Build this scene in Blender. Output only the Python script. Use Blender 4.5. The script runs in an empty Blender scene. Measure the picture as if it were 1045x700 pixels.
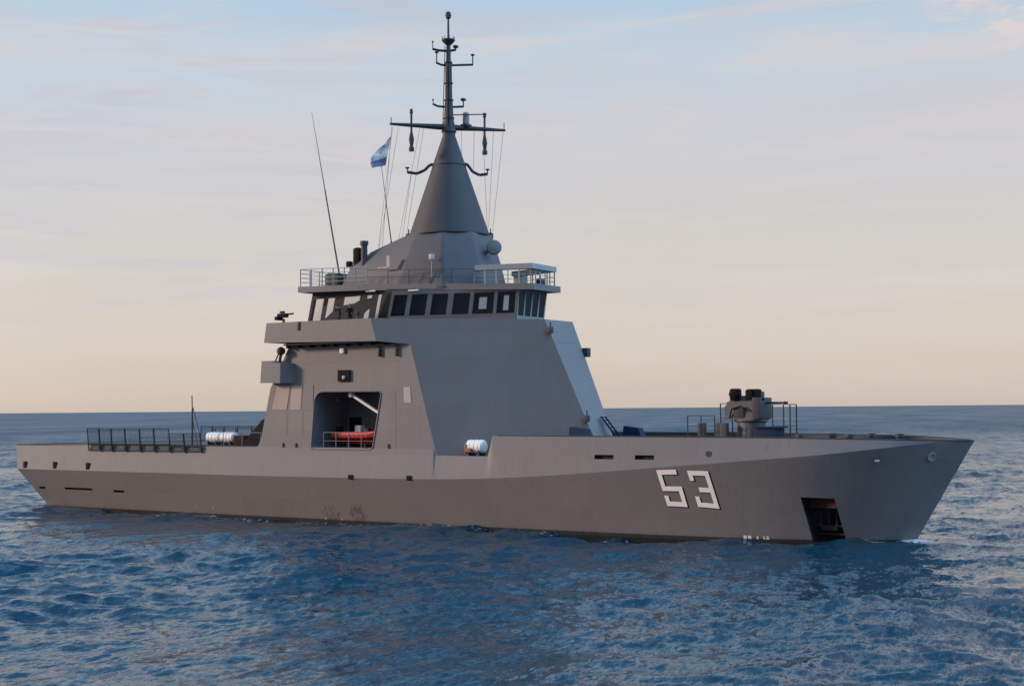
import bpy, bmesh, math, random, bisect
import numpy as np
from mathutils import Vector, Matrix
from mathutils.geometry import tessellate_polygon
random.seed(7)
scene = bpy.context.scene
COL = scene.collection
R = math.radians

# ---------------------------------------------------------------- camera
# ship frame: X towards the bow, Y to port, Z up, waterline at Z = 0
cam_d = bpy.data.cameras.new('camera')
cam = bpy.data.objects.new('camera', cam_d)
COL.objects.link(cam)
cam_d.sensor_fit = 'HORIZONTAL'
cam_d.sensor_width = 36.0
cam_d.lens = 47.9
cam_d.clip_start = 0.5
cam_d.clip_end = 90000
CAM = Vector((67.4521, -90.0335, 8.9714))
c_right = Vector((0.83842, 0.54496, -0.00839)).normalized()
c_look = Vector((-0.54401, 0.83770, 0.04820)).normalized()
c_up = c_right.cross(c_look).normalized()
m = Matrix((c_right, c_up, -c_look)).transposed().to_4x4()
m.translation = CAM
cam.matrix_world = m
scene.camera = cam

# ---------------------------------------------------------------- sky
SUN_EL, SUN_AZ_DIR = R(14.0), Vector((-0.88, -0.475, 0)).normalized()    # low, off the port quarter of the picture's left
world = bpy.data.worlds.new('World')
scene.world = world
world.use_nodes = True
nt = world.node_tree
nt.nodes.clear()

class NB:
    """small node-building helper"""
    def __init__(self, tree): self.t = tree
    def n(self, kind, **kw):
        nd = self.t.nodes.new(kind)
        for k, v in kw.items(): setattr(nd, k, v)
        return nd
    def link(self, a, b): self.t.links.new(a, b)
    def put(self, sock, v):
        if isinstance(v, bpy.types.NodeSocket): self.link(v, sock)
        else: sock.default_value = v
    def math(self, op, a, b=0.0, c=None, clamp=False):
        nd = self.n('ShaderNodeMath', operation=op, use_clamp=clamp)
        self.put(nd.inputs[0], a); self.put(nd.inputs[1], b)
        if c is not None: self.put(nd.inputs[2], c)
        return nd.outputs[0]
    def dot(self, v, w):
        nd = self.n('ShaderNodeVectorMath', operation='DOT_PRODUCT')
        self.put(nd.inputs[0], v); self.put(nd.inputs[1], w)
        return nd.outputs['Value']
    def vmul(self, v, w):
        nd = self.n('ShaderNodeVectorMath', operation='MULTIPLY')
        self.put(nd.inputs[0], v); self.put(nd.inputs[1], w)
        return nd.outputs[0]
    def ss(self, x, lo, hi):
        nd = self.n('ShaderNodeMapRange', interpolation_type='SMOOTHSTEP')
        self.put(nd.inputs[0], x)
        nd.inputs[1].default_value = lo; nd.inputs[2].default_value = hi
        return nd.outputs[0]
    def ramp(self, x, stops, interp='EASE'):
        nd = self.n('ShaderNodeValToRGB')
        nd.color_ramp.interpolation = interp
        el = nd.color_ramp.elements
        while len(el) < len(stops): el.new(0.5)
        for e, (p, c) in zip(el, stops):
            e.position = p; e.color = (*c, 1) if len(c) == 3 else c
        self.put(nd.inputs[0], x)
        return nd.outputs[0]
    def mix(self, f, a, b, mode='MIX'):
        nd = self.n('ShaderNodeMix', data_type='RGBA', blend_type=mode)
        self.put(nd.inputs[0], f)
        for s, v in ((nd.inputs[6], a), (nd.inputs[7], b)):
            self.put(s, (*v, 1) if isinstance(v, tuple) and len(v) == 3 else v)
        return nd.outputs[2]
    def noise(self, vec, scale, detail=3.0, rough=0.5, dist=0.0):
        nd = self.n('ShaderNodeTexNoise')
        if vec is not None: self.put(nd.inputs['Vector'], vec)
        nd.inputs['Scale'].default_value = scale
        nd.inputs['Detail'].default_value = detail
        nd.inputs['Roughness'].default_value = rough
        nd.inputs['Distortion'].default_value = dist
        return nd.outputs[0]

b = NB(nt)
tc = b.n('ShaderNodeTexCoord').outputs['Generated']
sep = b.n('ShaderNodeSeparateXYZ'); b.link(tc, sep.inputs[0])
dz = sep.outputs[2]
da = b.dot(tc, (0.83842, 0.54496, 0.0))       # towards the bow side
db = b.dot(tc, (-0.54496, 0.83842, 0.0))      # beyond the ship
nz = b.noise(b.vmul(tc, (1.6, 1.6, 11.0)), 1.9, 5.0, 0.55, 0.3)
nz2 = b.noise(b.vmul(tc, (4.0, 4.0, 34.0)), 1.5, 6.0, 0.6, 0.6)
zz = b.math('ADD', dz, b.math('MULTIPLY', b.math('SUBTRACT', nz, 0.5), 0.10))
zz = b.math('MAXIMUM', zz, 0.0)
sky_front = b.ramp(zz, [(0.0, (0.60, 0.505, 0.455)), (0.05, (0.645, 0.56, 0.505)), (0.115, (0.625, 0.57, 0.54)),
                        (0.19, (0.60, 0.585, 0.61)), (0.25, (0.54, 0.615, 0.69)), (0.32, (0.38, 0.565, 0.74)),
                        (0.46, (0.27, 0.46, 0.69)), (1.0, (0.10, 0.24, 0.50))])
sky_right = b.ramp(dz, [(0.0, (0.34, 0.33, 0.34)), (0.15, (0.36, 0.42, 0.50)), (0.4, (0.36, 0.58, 0.90)), (1.0, (0.10, 0.24, 0.50))])
sky_left = b.ramp(dz, [(0.0, (0.62, 0.47, 0.38)), (0.12, (0.56, 0.47, 0.43)), (0.35, (0.34, 0.38, 0.48)), (1.0, (0.10, 0.24, 0.50))])
sky_back = b.ramp(dz, [(0.0, (0.15, 0.135, 0.15)), (0.15, (0.19, 0.18, 0.23)), (0.4, (0.22, 0.26, 0.40)), (1.0, (0.10, 0.24, 0.50))])
col = b.mix(b.ss(da, 0.2, 0.9), sky_back, sky_right)
col = b.mix(b.ss(b.math('MULTIPLY', da, -1.0), 0.2, 0.95), col, sky_left)
# unseen over-bright blue lobe, added to light the forward faces
fill_lobe = b.ss(b.dot(tc, (0.655, 0.20, 0.73)), 0.62, 0.97)
col = b.mix(b.math('MULTIPLY', fill_lobe, 0.9), col, (2.2, 4.4, 7.1))
col = b.mix(b.ss(db, 0.35, 0.85), col, sky_front)
# soft cloud: broad pinkish streaks, a mauve veil on the left, a pink bank upper right
low = b.math('MULTIPLY', b.ss(dz, 0.03, 0.10), b.math('SUBTRACT', 1.0, b.ss(dz, 0.30, 0.42)))
streak = b.noise(b.vmul(tc, (2.2, 2.2, 17.0)), 1.7, 6.0, 0.58, 0.9)
col = b.mix(b.math('MULTIPLY', b.math('MULTIPLY', b.ss(streak, 0.46, 0.66), low), 0.60), col, (0.685, 0.615, 0.605))
lf = b.math('SUBTRACT', 1.0, b.ss(da, -0.25, 0.20))
veil = b.math('MULTIPLY', b.ss(nz2, 0.45, 0.66), low)
col = b.mix(b.math('MULTIPLY', veil, b.math('ADD', b.math('MULTIPLY', lf, 0.50), 0.18)), col, (0.56, 0.525, 0.565))
bank = b.math('MULTIPLY', b.math('MULTIPLY', b.ss(da, 0.27, 0.32), b.ss(dz, 0.228, 0.255)), b.ss(b.noise(b.vmul(tc, (9, 9, 30)), 2.2, 6.0, 0.62, 0.5), 0.42, 0.56))
col = b.mix(b.math('MULTIPLY', bank, 0.85), col, (0.76, 0.64, 0.60))
nish = b.n('ShaderNodeTexSky', sky_type='NISHITA')
nish.sun_disc = False
nish.sun_elevation = SUN_EL
nish.sun_rotation = math.atan2(SUN_AZ_DIR.x, SUN_AZ_DIR.y)
nish.altitude = 0; nish.air_density = 1.0; nish.dust_density = 1.2
bg_c = b.n('ShaderNodeBackground'); b.link(col, bg_c.inputs[0]); bg_c.inputs[1].default_value = 0.93
bg_n = b.n('ShaderNodeBackground'); b.link(nish.outputs[0], bg_n.inputs[0]); bg_n.inputs[1].default_value = 0.05 * 0.5
add = b.n('ShaderNodeAddShader'); b.link(bg_c.outputs[0], add.inputs[0]); b.link(bg_n.outputs[0], add.inputs[1])
out = b.n('ShaderNodeOutputWorld'); b.link(add.outputs[0], out.inputs[0])

# ---------------------------------------------------------------- sun
sun_d = bpy.data.lights.new('sun', 'SUN')
sun_d.energy = 3.9
sun_d.angle = R(8.0)
sun_d.color = (1.0, 0.75, 0.60)
sun = bpy.data.objects.new('sun', sun_d)
COL.objects.link(sun)
to_sun = (SUN_AZ_DIR * math.cos(SUN_EL) + Vector((0, 0, math.sin(SUN_EL)))).normalized()
sun.rotation_euler = (-to_sun).to_track_quat('-Z', 'Y').to_euler()

scene.view_settings.view_transform = 'Standard'
scene.view_settings.look = 'None'
scene.view_settings.gamma = 1.0
scene.view_settings.use_curve_mapping = False
scene.view_settings.exposure = 0.0
scene.render.engine = 'CYCLES'
scene.cycles.max_bounces = 6

# ---------------------------------------------------------------- materials
def paint(name, colr, rough=0.5, var=0.10, streak=0.10, spec=0.4, bump=0.0, rust=False, metal=0.0, grain=1.0, plates=False):
    mt = bpy.data.materials.new(name); mt.use_nodes = True
    t = mt.node_tree; t.nodes.clear(); q = NB(t)
    co = q.n('ShaderNodeTexCoord').outputs['Object']
    bs = q.n('ShaderNodeBsdfPrincipled'); o = q.n('ShaderNodeOutputMaterial'); q.link(bs.outputs[0], o.inputs[0])
    n1 = q.noise(co, 0.35 * grain, 5.0, 0.6)
    n2 = q.noise(q.vmul(co, (2.2, 2.2, 0.16)), 1.0 * grain, 4.0, 0.6)
    k = q.math('ADD', q.math('MULTIPLY', q.math('SUBTRACT', n1, 0.5), 2 * var), q.math('MULTIPLY', q.math('SUBTRACT', n2, 0.5), 2 * streak))
    k = q.math('ADD', k, 1.0)
    kk = q.n('ShaderNodeCombineColor')
    for i in range(3): q.link(k, kk.inputs[i])
    c = q.mix(1.0, (*colr, 1), kk.outputs[0], 'MULTIPLY')
    if rust:
        sp = q.n('ShaderNodeSeparateXYZ'); q.link(co, sp.inputs[0])
        # scuffed rusty patch amidships where boats come alongside, and a few weeping streaks
        def blob(cx, cz, rx, rz):
            dx = q.math('DIVIDE', q.math('SUBTRACT', sp.outputs[0], cx), rx)
            dzz = q.math('DIVIDE', q.math('SUBTRACT', sp.outputs[2], cz), rz)
            r2 = q.math('ADD', q.math('MULTIPLY', dx, dx), q.math('MULTIPLY', dzz, dzz))
            return q.math('SUBTRACT', 1.0, q.ss(r2, 0.2, 1.2))
        ms = q.math('MAXIMUM', blob(-4.5, 0.75, 1.1, 0.75), blob(-1.7, 0.8, 1.0, 0.8))
        ms = q.math('MULTIPLY', ms, q.ss(q.noise(q.vmul(co, (1.6, 1, 0.9)), 2.2, 5.0, 0.7), 0.40, 0.62))
        c = q.mix(q.math('MULTIPLY', ms, 0.75), c, (0.085, 0.035, 0.028))
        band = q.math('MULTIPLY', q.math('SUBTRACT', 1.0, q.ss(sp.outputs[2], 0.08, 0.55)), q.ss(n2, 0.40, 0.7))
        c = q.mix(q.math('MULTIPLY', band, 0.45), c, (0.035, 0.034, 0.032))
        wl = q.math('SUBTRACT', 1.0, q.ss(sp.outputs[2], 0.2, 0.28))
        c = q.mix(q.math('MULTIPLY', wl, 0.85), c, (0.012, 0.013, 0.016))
        st = q.math('MULTIPLY', q.ss(q.noise(q.vmul(co, (3.5, 3.5, 0.10)), 1.0, 3.0, 0.5), 0.66, 0.80), 0.35)
        c = q.mix(st, c, (0.10, 0.06, 0.045))
    if plates:
        # big plates, each with a very slightly different coat
        sp2 = q.n('ShaderNodeSeparateXYZ'); q.link(co, sp2.inputs[0])
        cb = q.n('ShaderNodeCombineXYZ'); q.link(sp2.outputs[0], cb.inputs[0]); q.link(sp2.outputs[2], cb.inputs[1])
        br = q.n('ShaderNodeTexBrick'); q.link(cb.outputs[0], br.inputs['Vector'])
        br.inputs['Color1'].default_value = (.955, .955, .955, 1); br.inputs['Color2'].default_value = (1.04, 1.04, 1.04, 1); br.inputs['Mortar'].default_value = (.86, .86, .86, 1)
        br.inputs['Scale'].default_value = 1.0; br.inputs['Mortar Size'].default_value = 0.012; br.inputs['Mortar Smooth'].default_value = 0.6
        br.inputs['Brick Width'].default_value = 5.6; br.inputs['Row Height'].default_value = 1.85
        c = q.mix(1.0, c, br.outputs['Color'], 'MULTIPLY')
    q.link(c, bs.inputs['Base Color'])
    bs.inputs['Roughness'].default_value = rough
    bs.inputs['Specular IOR Level'].default_value = spec
    bs.inputs['Metallic'].default_value = metal
    if bump:
        bp = q.n('ShaderNodeBump'); bp.inputs['Strength'].default_value = 0.5; bp.inputs['Distance'].default_value = bump
        q.link(q.noise(q.vmul(co, (1, 1, 1)), 1.1, 2.0, 0.5), bp.inputs['Height'])
        q.link(bp.outputs[0], bs.inputs['Normal'])
    return mt

GREY = (0.172, 0.165, 0.164)
M = dict(
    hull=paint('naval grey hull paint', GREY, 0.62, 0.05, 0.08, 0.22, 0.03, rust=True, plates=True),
    grey=paint('naval grey paint', GREY, 0.58, 0.05, 0.07, 0.25, 0.025, plates=True),
    pale=paint('pale grey paint', (0.31, 0.31, 0.31), 0.5, 0.06, 0.05),
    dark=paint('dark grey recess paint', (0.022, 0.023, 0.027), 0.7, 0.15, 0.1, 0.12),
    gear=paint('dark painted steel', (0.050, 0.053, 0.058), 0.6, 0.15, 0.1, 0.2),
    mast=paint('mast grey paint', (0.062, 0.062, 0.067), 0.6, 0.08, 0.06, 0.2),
    house=paint('shaded grey paint', (0.100, 0.099, 0.104), 0.58, 0.05, 0.05, 0.25, 0.01),  # same naval grey, darkened in the colour to stand in for shade
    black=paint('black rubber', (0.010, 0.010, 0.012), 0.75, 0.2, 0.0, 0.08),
    deck=paint('dark deck coating', (0.06, 0.064, 0.07), 0.8, 0.15, 0.02),
    white=paint('white paint', (0.74, 0.73, 0.70), 0.5, 0.05, 0.06),
    numeral=paint('numeral white paint', (0.90, 0.87, 0.82), 0.5, 0.05, 0.06),
    glass=paint('dark bridge glass', (0.010, 0.012, 0.016), 0.06, 0.1, 0.0, 0.5),
    tone=paint('pale window blind', (0.37, 0.42, 0.43), 0.35, 0.08, 0.1),  # side panes: sky reflection painted as a pale colour; also used on the strips
    blue=paint('blue painted steel', (0.006, 0.022, 0.058), 0.65, 0.1, 0.1, 0.15),
    orange=paint('orange boat tube', (0.60, 0.05, 0.025), 0.5, 0.08, 0.05),
    boatlow=paint('dark red boat hull', (0.30, 0.03, 0.018), 0.5, 0.1, 0.08),
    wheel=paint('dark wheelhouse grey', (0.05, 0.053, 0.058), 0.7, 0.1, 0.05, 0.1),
    redband=paint('red band', (0.20, 0.075, 0.05), 0.6, 0.1, 0.1),
    rust=paint('rusty primer steel', (0.045, 0.018, 0.014), 0.8, 0.35, 0.3, 0.2, grain=4),
    panel_sheen=paint('shutter panel sheen', (0.33, 0.275, 0.245), 0.28, 0.06, 0.12, 0.5),  # pinkish reflection on the panels put into the base colour
    bay=paint('boat bay grey', (0.15, 0.165, 0.19), 0.6, 0.1, 0.1),
    cloth=paint('dark navy cloth', (0.016, 0.018, 0.026), 0.9, 0.2, 0.0, grain=6),
    skin=paint('skin', (0.42, 0.25, 0.18), 0.6, 0.05, 0.0),
    tarp=paint('dark tarpaulin', (0.016, 0.016, 0.020), 0.85, 0.3, 0.1, 0.08, grain=3),
    sky=paint('flag light blue', (0.15, 0.21, 0.33), 0.9, 0.05, 0.0),
    fwhite=paint('flag white', (0.80, 0.80, 0.78), 0.9, 0.05, 0.0),
    fgold=paint('flag gold', (0.55, 0.36, 0.08), 0.9, 0.05, 0.0),
    net=paint('net rope', (0.045, 0.052, 0.062), 0.8, 0.1, 0.0, 0.1),
)

# ---------------------------------------------------------------- object helpers
def link(name, me, parent=None, mats=()):
    for mt in mats: me.materials.append(mt)
    o = bpy.data.objects.new(name, me); COL.objects.link(o)
    if parent is not None: o.parent = parent
    return o
def tag(o, label=None, cat=None, group=None, kind=None):
    if label: o['label'] = label
    if cat: o['category'] = cat
    if group: o['group'] = group
    if kind: o['kind'] = kind
    return o
def empty(name, loc=(0, 0, 0), rz=0.0, parent=None):
    o = bpy.data.objects.new(name, None); COL.objects.link(o)
    o.location = loc; o.rotation_euler = (0, 0, rz); o.empty_display_size = 0.3
    if parent is not None: o.parent = parent
    return o

class MB:
    """collects shapes into one bmesh, then links it as ONE object"""
    def __init__(self): self.bm = bmesh.new(); self.mi = 0
    def _f(self, vs, smooth=False):
        try:
            f = self.bm.faces.new(vs); f.material_index = self.mi; f.smooth = smooth; return f
        except ValueError: return None
    def box(self, c, s, rot=None, bev=0.0):
        mt = (rot.to_4x4() if rot is not None else Matrix())
        mt = Matrix.Translation(c) @ mt @ Matrix.Diagonal((*s, 1))
        g = bmesh.ops.create_cube(self.bm, size=1.0, matrix=mt)
        fs = set(f for v in g['verts'] for f in v.link_faces)
        for f in fs: f.material_index = self.mi
        if bev:
            es = set(e for v in g['verts'] for e in v.link_edges)
            r = bmesh.ops.bevel(self.bm, geom=list(es), offset=bev, segments=2, affect='EDGES', profile=0.6)
            for f in r['faces']: f.material_index = self.mi
        return self
    def tube(self, a, c, r, r2=None, n=8, cap=True):
        a, c = Vector(a), Vector(c); r2 = r if r2 is None else r2
        d = (c - a).normalized(); p = d.orthogonal().normalized(); q = d.cross(p)
        A, B = [], []
        for i in range(n):
            t = 2 * math.pi * i / n; v = p * math.cos(t) + q * math.sin(t)
            A.append(self.bm.verts.new(a + v * r)); B.append(self.bm.verts.new(c + v * r2))
        for i in range(n): self._f((A[i], A[(i+1) % n], B[(i+1) % n], B[i]), n > 6)
        if cap: self._f(A[::-1]); self._f(B)
        return self
    def path(self, pts, r, n=6):
        for a, c in zip(pts, pts[1:]): self.tube(a, c, r, n=n)
        return self
    def lathe(self, c, prof, n=24, axis=Vector((0, 0, 1))):
        c = Vector(c); axis = Vector(axis).normalized(); p = axis.orthogonal().normalized(); q = axis.cross(p)
        rings = []
        for r, z in prof:
            rings.append([self.bm.verts.new(c + axis * z + (p * math.cos(2*math.pi*i/n) + q * math.sin(2*math.pi*i/n)) * max(r, 1e-4)) for i in range(n)])
        for A, B in zip(rings, rings[1:]):
            for i in range(n): self._f((A[i], A[(i+1) % n], B[(i+1) % n], B[i]), True)
        self._f(rings[0][::-1]); self._f(rings[-1])
        return self
    def poly(self, pts):
        vs = [self.bm.verts.new(p) for p in pts]
        return self._f(vs)
    def loft(self, A, B):
        """closed solid between two outlines of equal length"""
        a = [self.bm.verts.new(p) for p in A]; c = [self.bm.verts.new(p) for p in B]; n = len(a)
        for i in range(n): self._f((a[i], a[(i+1) % n], c[(i+1) % n], c[i]))
        self._f(a[::-1]); self._f(c)
        return self
    def prism(self, pts, z0, z1):
        return self.loft([(p[0], p[1], z0) for p in pts], [(p[0], p[1], z1) for p in pts])
    def slab_y(self, pts, y0, y1):
        """outline in X, Z between two Y"""
        return self.loft([(p[0], y0, p[1]) for p in pts], [(p[0], y1, p[1]) for p in pts])
    def rail(self, pts, h, r=0.03, rows=3, step=1.6, post_r=None):
        post_r = post_r or r
        pts = [Vector(p) for p in pts]
        for a, c in zip(pts, pts[1:]):
            n = max(1, round((c - a).length / step))
            for i in range(n + 1):
                if i == 0 and a is not pts[0]: continue
                p = a.lerp(c, i / n); self.tube(p, p + Vector((0, 0, h)), post_r, n=5)
            for k in range(rows):
                z = Vector((0, 0, h * (k + 1) / rows)); self.tube(a + z, c + z, r if k == rows - 1 else r * 0.7, n=5)
        return self
    def build(self, name, mats, parent=None, fix=True, sharp=35):
        if fix: bmesh.ops.recalc_face_normals(self.bm, faces=self.bm.faces)
        me = bpy.data.meshes.new(name); self.bm.to_mesh(me); self.bm.free()
        if not isinstance(mats, (list, tuple)): mats = [mats]
        o = link(name, me, parent, mats)
        me.set_sharp_from_angle(angle=R(sharp))
        return o

def bake(o, cutters, sharp=25):
    """subtract the cutters from o and keep the plain mesh"""
    for c in cutters:
        md = o.modifiers.new('cut', 'BOOLEAN'); md.operation = 'DIFFERENCE'; md.solver = 'EXACT'; md.object = c
    bpy.context.view_layer.update()
    dg = bpy.context.evaluated_depsgraph_get()
    me = bpy.data.meshes.new_from_object(o.evaluated_get(dg))
    o.modifiers.clear()
    old = o.data; o.data = me; bpy.data.meshes.remove(old)
    for c in cutters:
        d = c.data; bpy.data.objects.remove(c); bpy.data.meshes.remove(d)
    me.set_sharp_from_angle(angle=R(sharp))
    return o

# ---------------------------------------------------------------- hull lines
def pw(tab, x):
    i = bisect.bisect_left(tab, (x,))
    if i <= 0: return tab[0][1]
    if i >= len(tab): return tab[-1][1]
    a, b = tab[i-1]; c, d = tab[i]
    return b + (d - b) * (x - a) / (c - a)
def smooth(tab,n=240):
    # Catmull-Rom resample of a table
    out=[]
    P=[(2*tab[0][0]-tab[1][0],2*tab[0][1]-tab[1][1])]+list(tab)+[(2*tab[-1][0]-tab[-2][0],2*tab[-1][1]-tab[-2][1])]
    for i in range(1,len(P)-2):
        x0,y0=P[i];x1,y1=P[i+1]
        m0=(P[i+1][1]-P[i-1][1])/(P[i+1][0]-P[i-1][0]);m1=(P[i+2][1]-P[i][1])/(P[i+2][0]-P[i][0])
        d=x1-x0
        for k in range(12):
            t=k/12;t2=t*t;t3=t2*t
            out.append((x0+d*t,(2*t3-3*t2+1)*y0+(t3-2*t2+t)*d*m0+(-2*t3+3*t2)*y1+(t3-t2)*d*m1))
    out.append(tab[-1]);return out
BW=smooth([(-40,5.1),(-30,5.55),(-10,5.7),(4,5.75),(16,5.7),(24,5.45),(30,4.95),(35,3.85),(38,2.5),(39.7,1.2),(40.5,0.04)])
BK=smooth([(-42.5,6.98),(-30,7.06),(-10,7.1),(4,7.1),(16,7.08),(22,7.0),(27,6.82),(31,6.5),(36,5.75),(40,4.35),(42,3.0),(43.5,1.45),(44.4,0.05)])
BD=smooth([(-43.1,6.68),(-30,6.71),(-10,6.72),(4,6.72),(16,6.75),(22,6.68),(27,6.5),(31.5,6.1),(36,5.5),(40,4.2),(42,3.0),(43.5,1.5),(44.5,0.06)])
ZK=smooth([(-42.5,3.7),(-30,3.68),(-10,3.65),(4,3.7),(10,3.85),(16.5,4.2),(27,5.06),(31,5.4),(36,5.83),(40.8,6.38),(43,6.62),(44.4,6.6)])
def ZD(X):
    if X<4: return pw([(-43.1,5.92),(-30,6.05),(4,6.0)],X)
    return pw([(4,6.0),(6.2,6.0),(6.3,5.5),(11.15,5.5),(11.6,7.0),(28,6.95),(34,6.9),(40,6.8),(44.5,6.66)],X)
def L(a,b,t): return a+(b-a)*t
def hull_point(t,s):
    """t 0..1 stern..stem; s -0.3..0 keel side, 0..1 waterline to knuckle, 1..2 knuckle to deck edge (starboard, y<0)"""
    xw=L(-40,40.5,t); xk=L(-42.5,44.4,t); xd=L(-43.1,44.5,t)
    zk=pw(ZK,xk); zd=ZD(xd)
    bow=max(0,(t-.72)/.28)
    zk=min(zk,zd-.03)
    if s<=0:
        f=-s
        return (L(xw,xw-1.2*f*t+1.0*f*(1-t),1),-max(.02,pw(BW,xw)*(1-.25*f)),-2.2*f)
    if s<=1:
        p=s**(1+.35*bow)
        return (L(xw,xk,s),-L(pw(BW,xw),pw(BK,xk),p),zk*s)
    f=s-1
    return (L(xk,xd,f),-L(pw(BK,xk),pw(BD,xd),f),L(zk,zd,f))
def on_hull(X,Z):
    lo,hi=0.,1.
    def at(t):
        s0,s1=0.,2.
        for _ in range(20):
            m=(s0+s1)/2
            if hull_point(t,m)[2]<Z: s0=m
            else: s1=m
        return hull_point(t,(s0+s1)/2)
    for _ in range(20):
        m=(lo+hi)/2
        if at(m)[0]<X: lo=m
        else: hi=m
    return at((lo+hi)/2)
# ---------------------------------------------------------------- the sea
def ocean_tile(n, size, wind, wdir, hrms, seed, cut):
    rng = np.random.default_rng(seed)
    k = 2 * np.pi * np.fft.fftfreq(n, size / n)
    kx, ky = np.meshgrid(k, k, indexing='ij')
    kk = np.sqrt(kx**2 + ky**2); kk[0, 0] = 1e-6
    Lw = wind**2 / 9.81
    cosf = (kx * math.cos(wdir) + ky * math.sin(wdir)) / kk
    ph = np.exp(-1 / (kk * Lw)**2) / kk**4 * (0.10 + 0.90 * cosf**4) * np.exp(-(kk * cut)**2)
    ph[0, 0] = 0
    h = np.sqrt(ph) * (rng.normal(size=(n, n)) + 1j * rng.normal(size=(n, n)))
    z = np.fft.ifft2(h).real; s = hrms / z.std()
    dx = np.fft.ifft2(1j * kx / kk * h).real * s; dy = np.fft.ifft2(1j * ky / kk * h).real * s
    return z * s, dx, dy
def sample(tile, size, x, y):
    n = tile.shape[0]; u = (x / size * n) % n; v = (y / size * n) % n
    i = u.astype(int); j = v.astype(int); fu = u - i; fv = v - j; i %= n; j %= n; i1 = (i + 1) % n; j1 = (j + 1) % n
    return tile[i, j] * (1-fu) * (1-fv) + tile[i1, j] * fu * (1-fv) + tile[i, j1] * (1-fu) * fv + tile[i1, j1] * fu * fv

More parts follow.
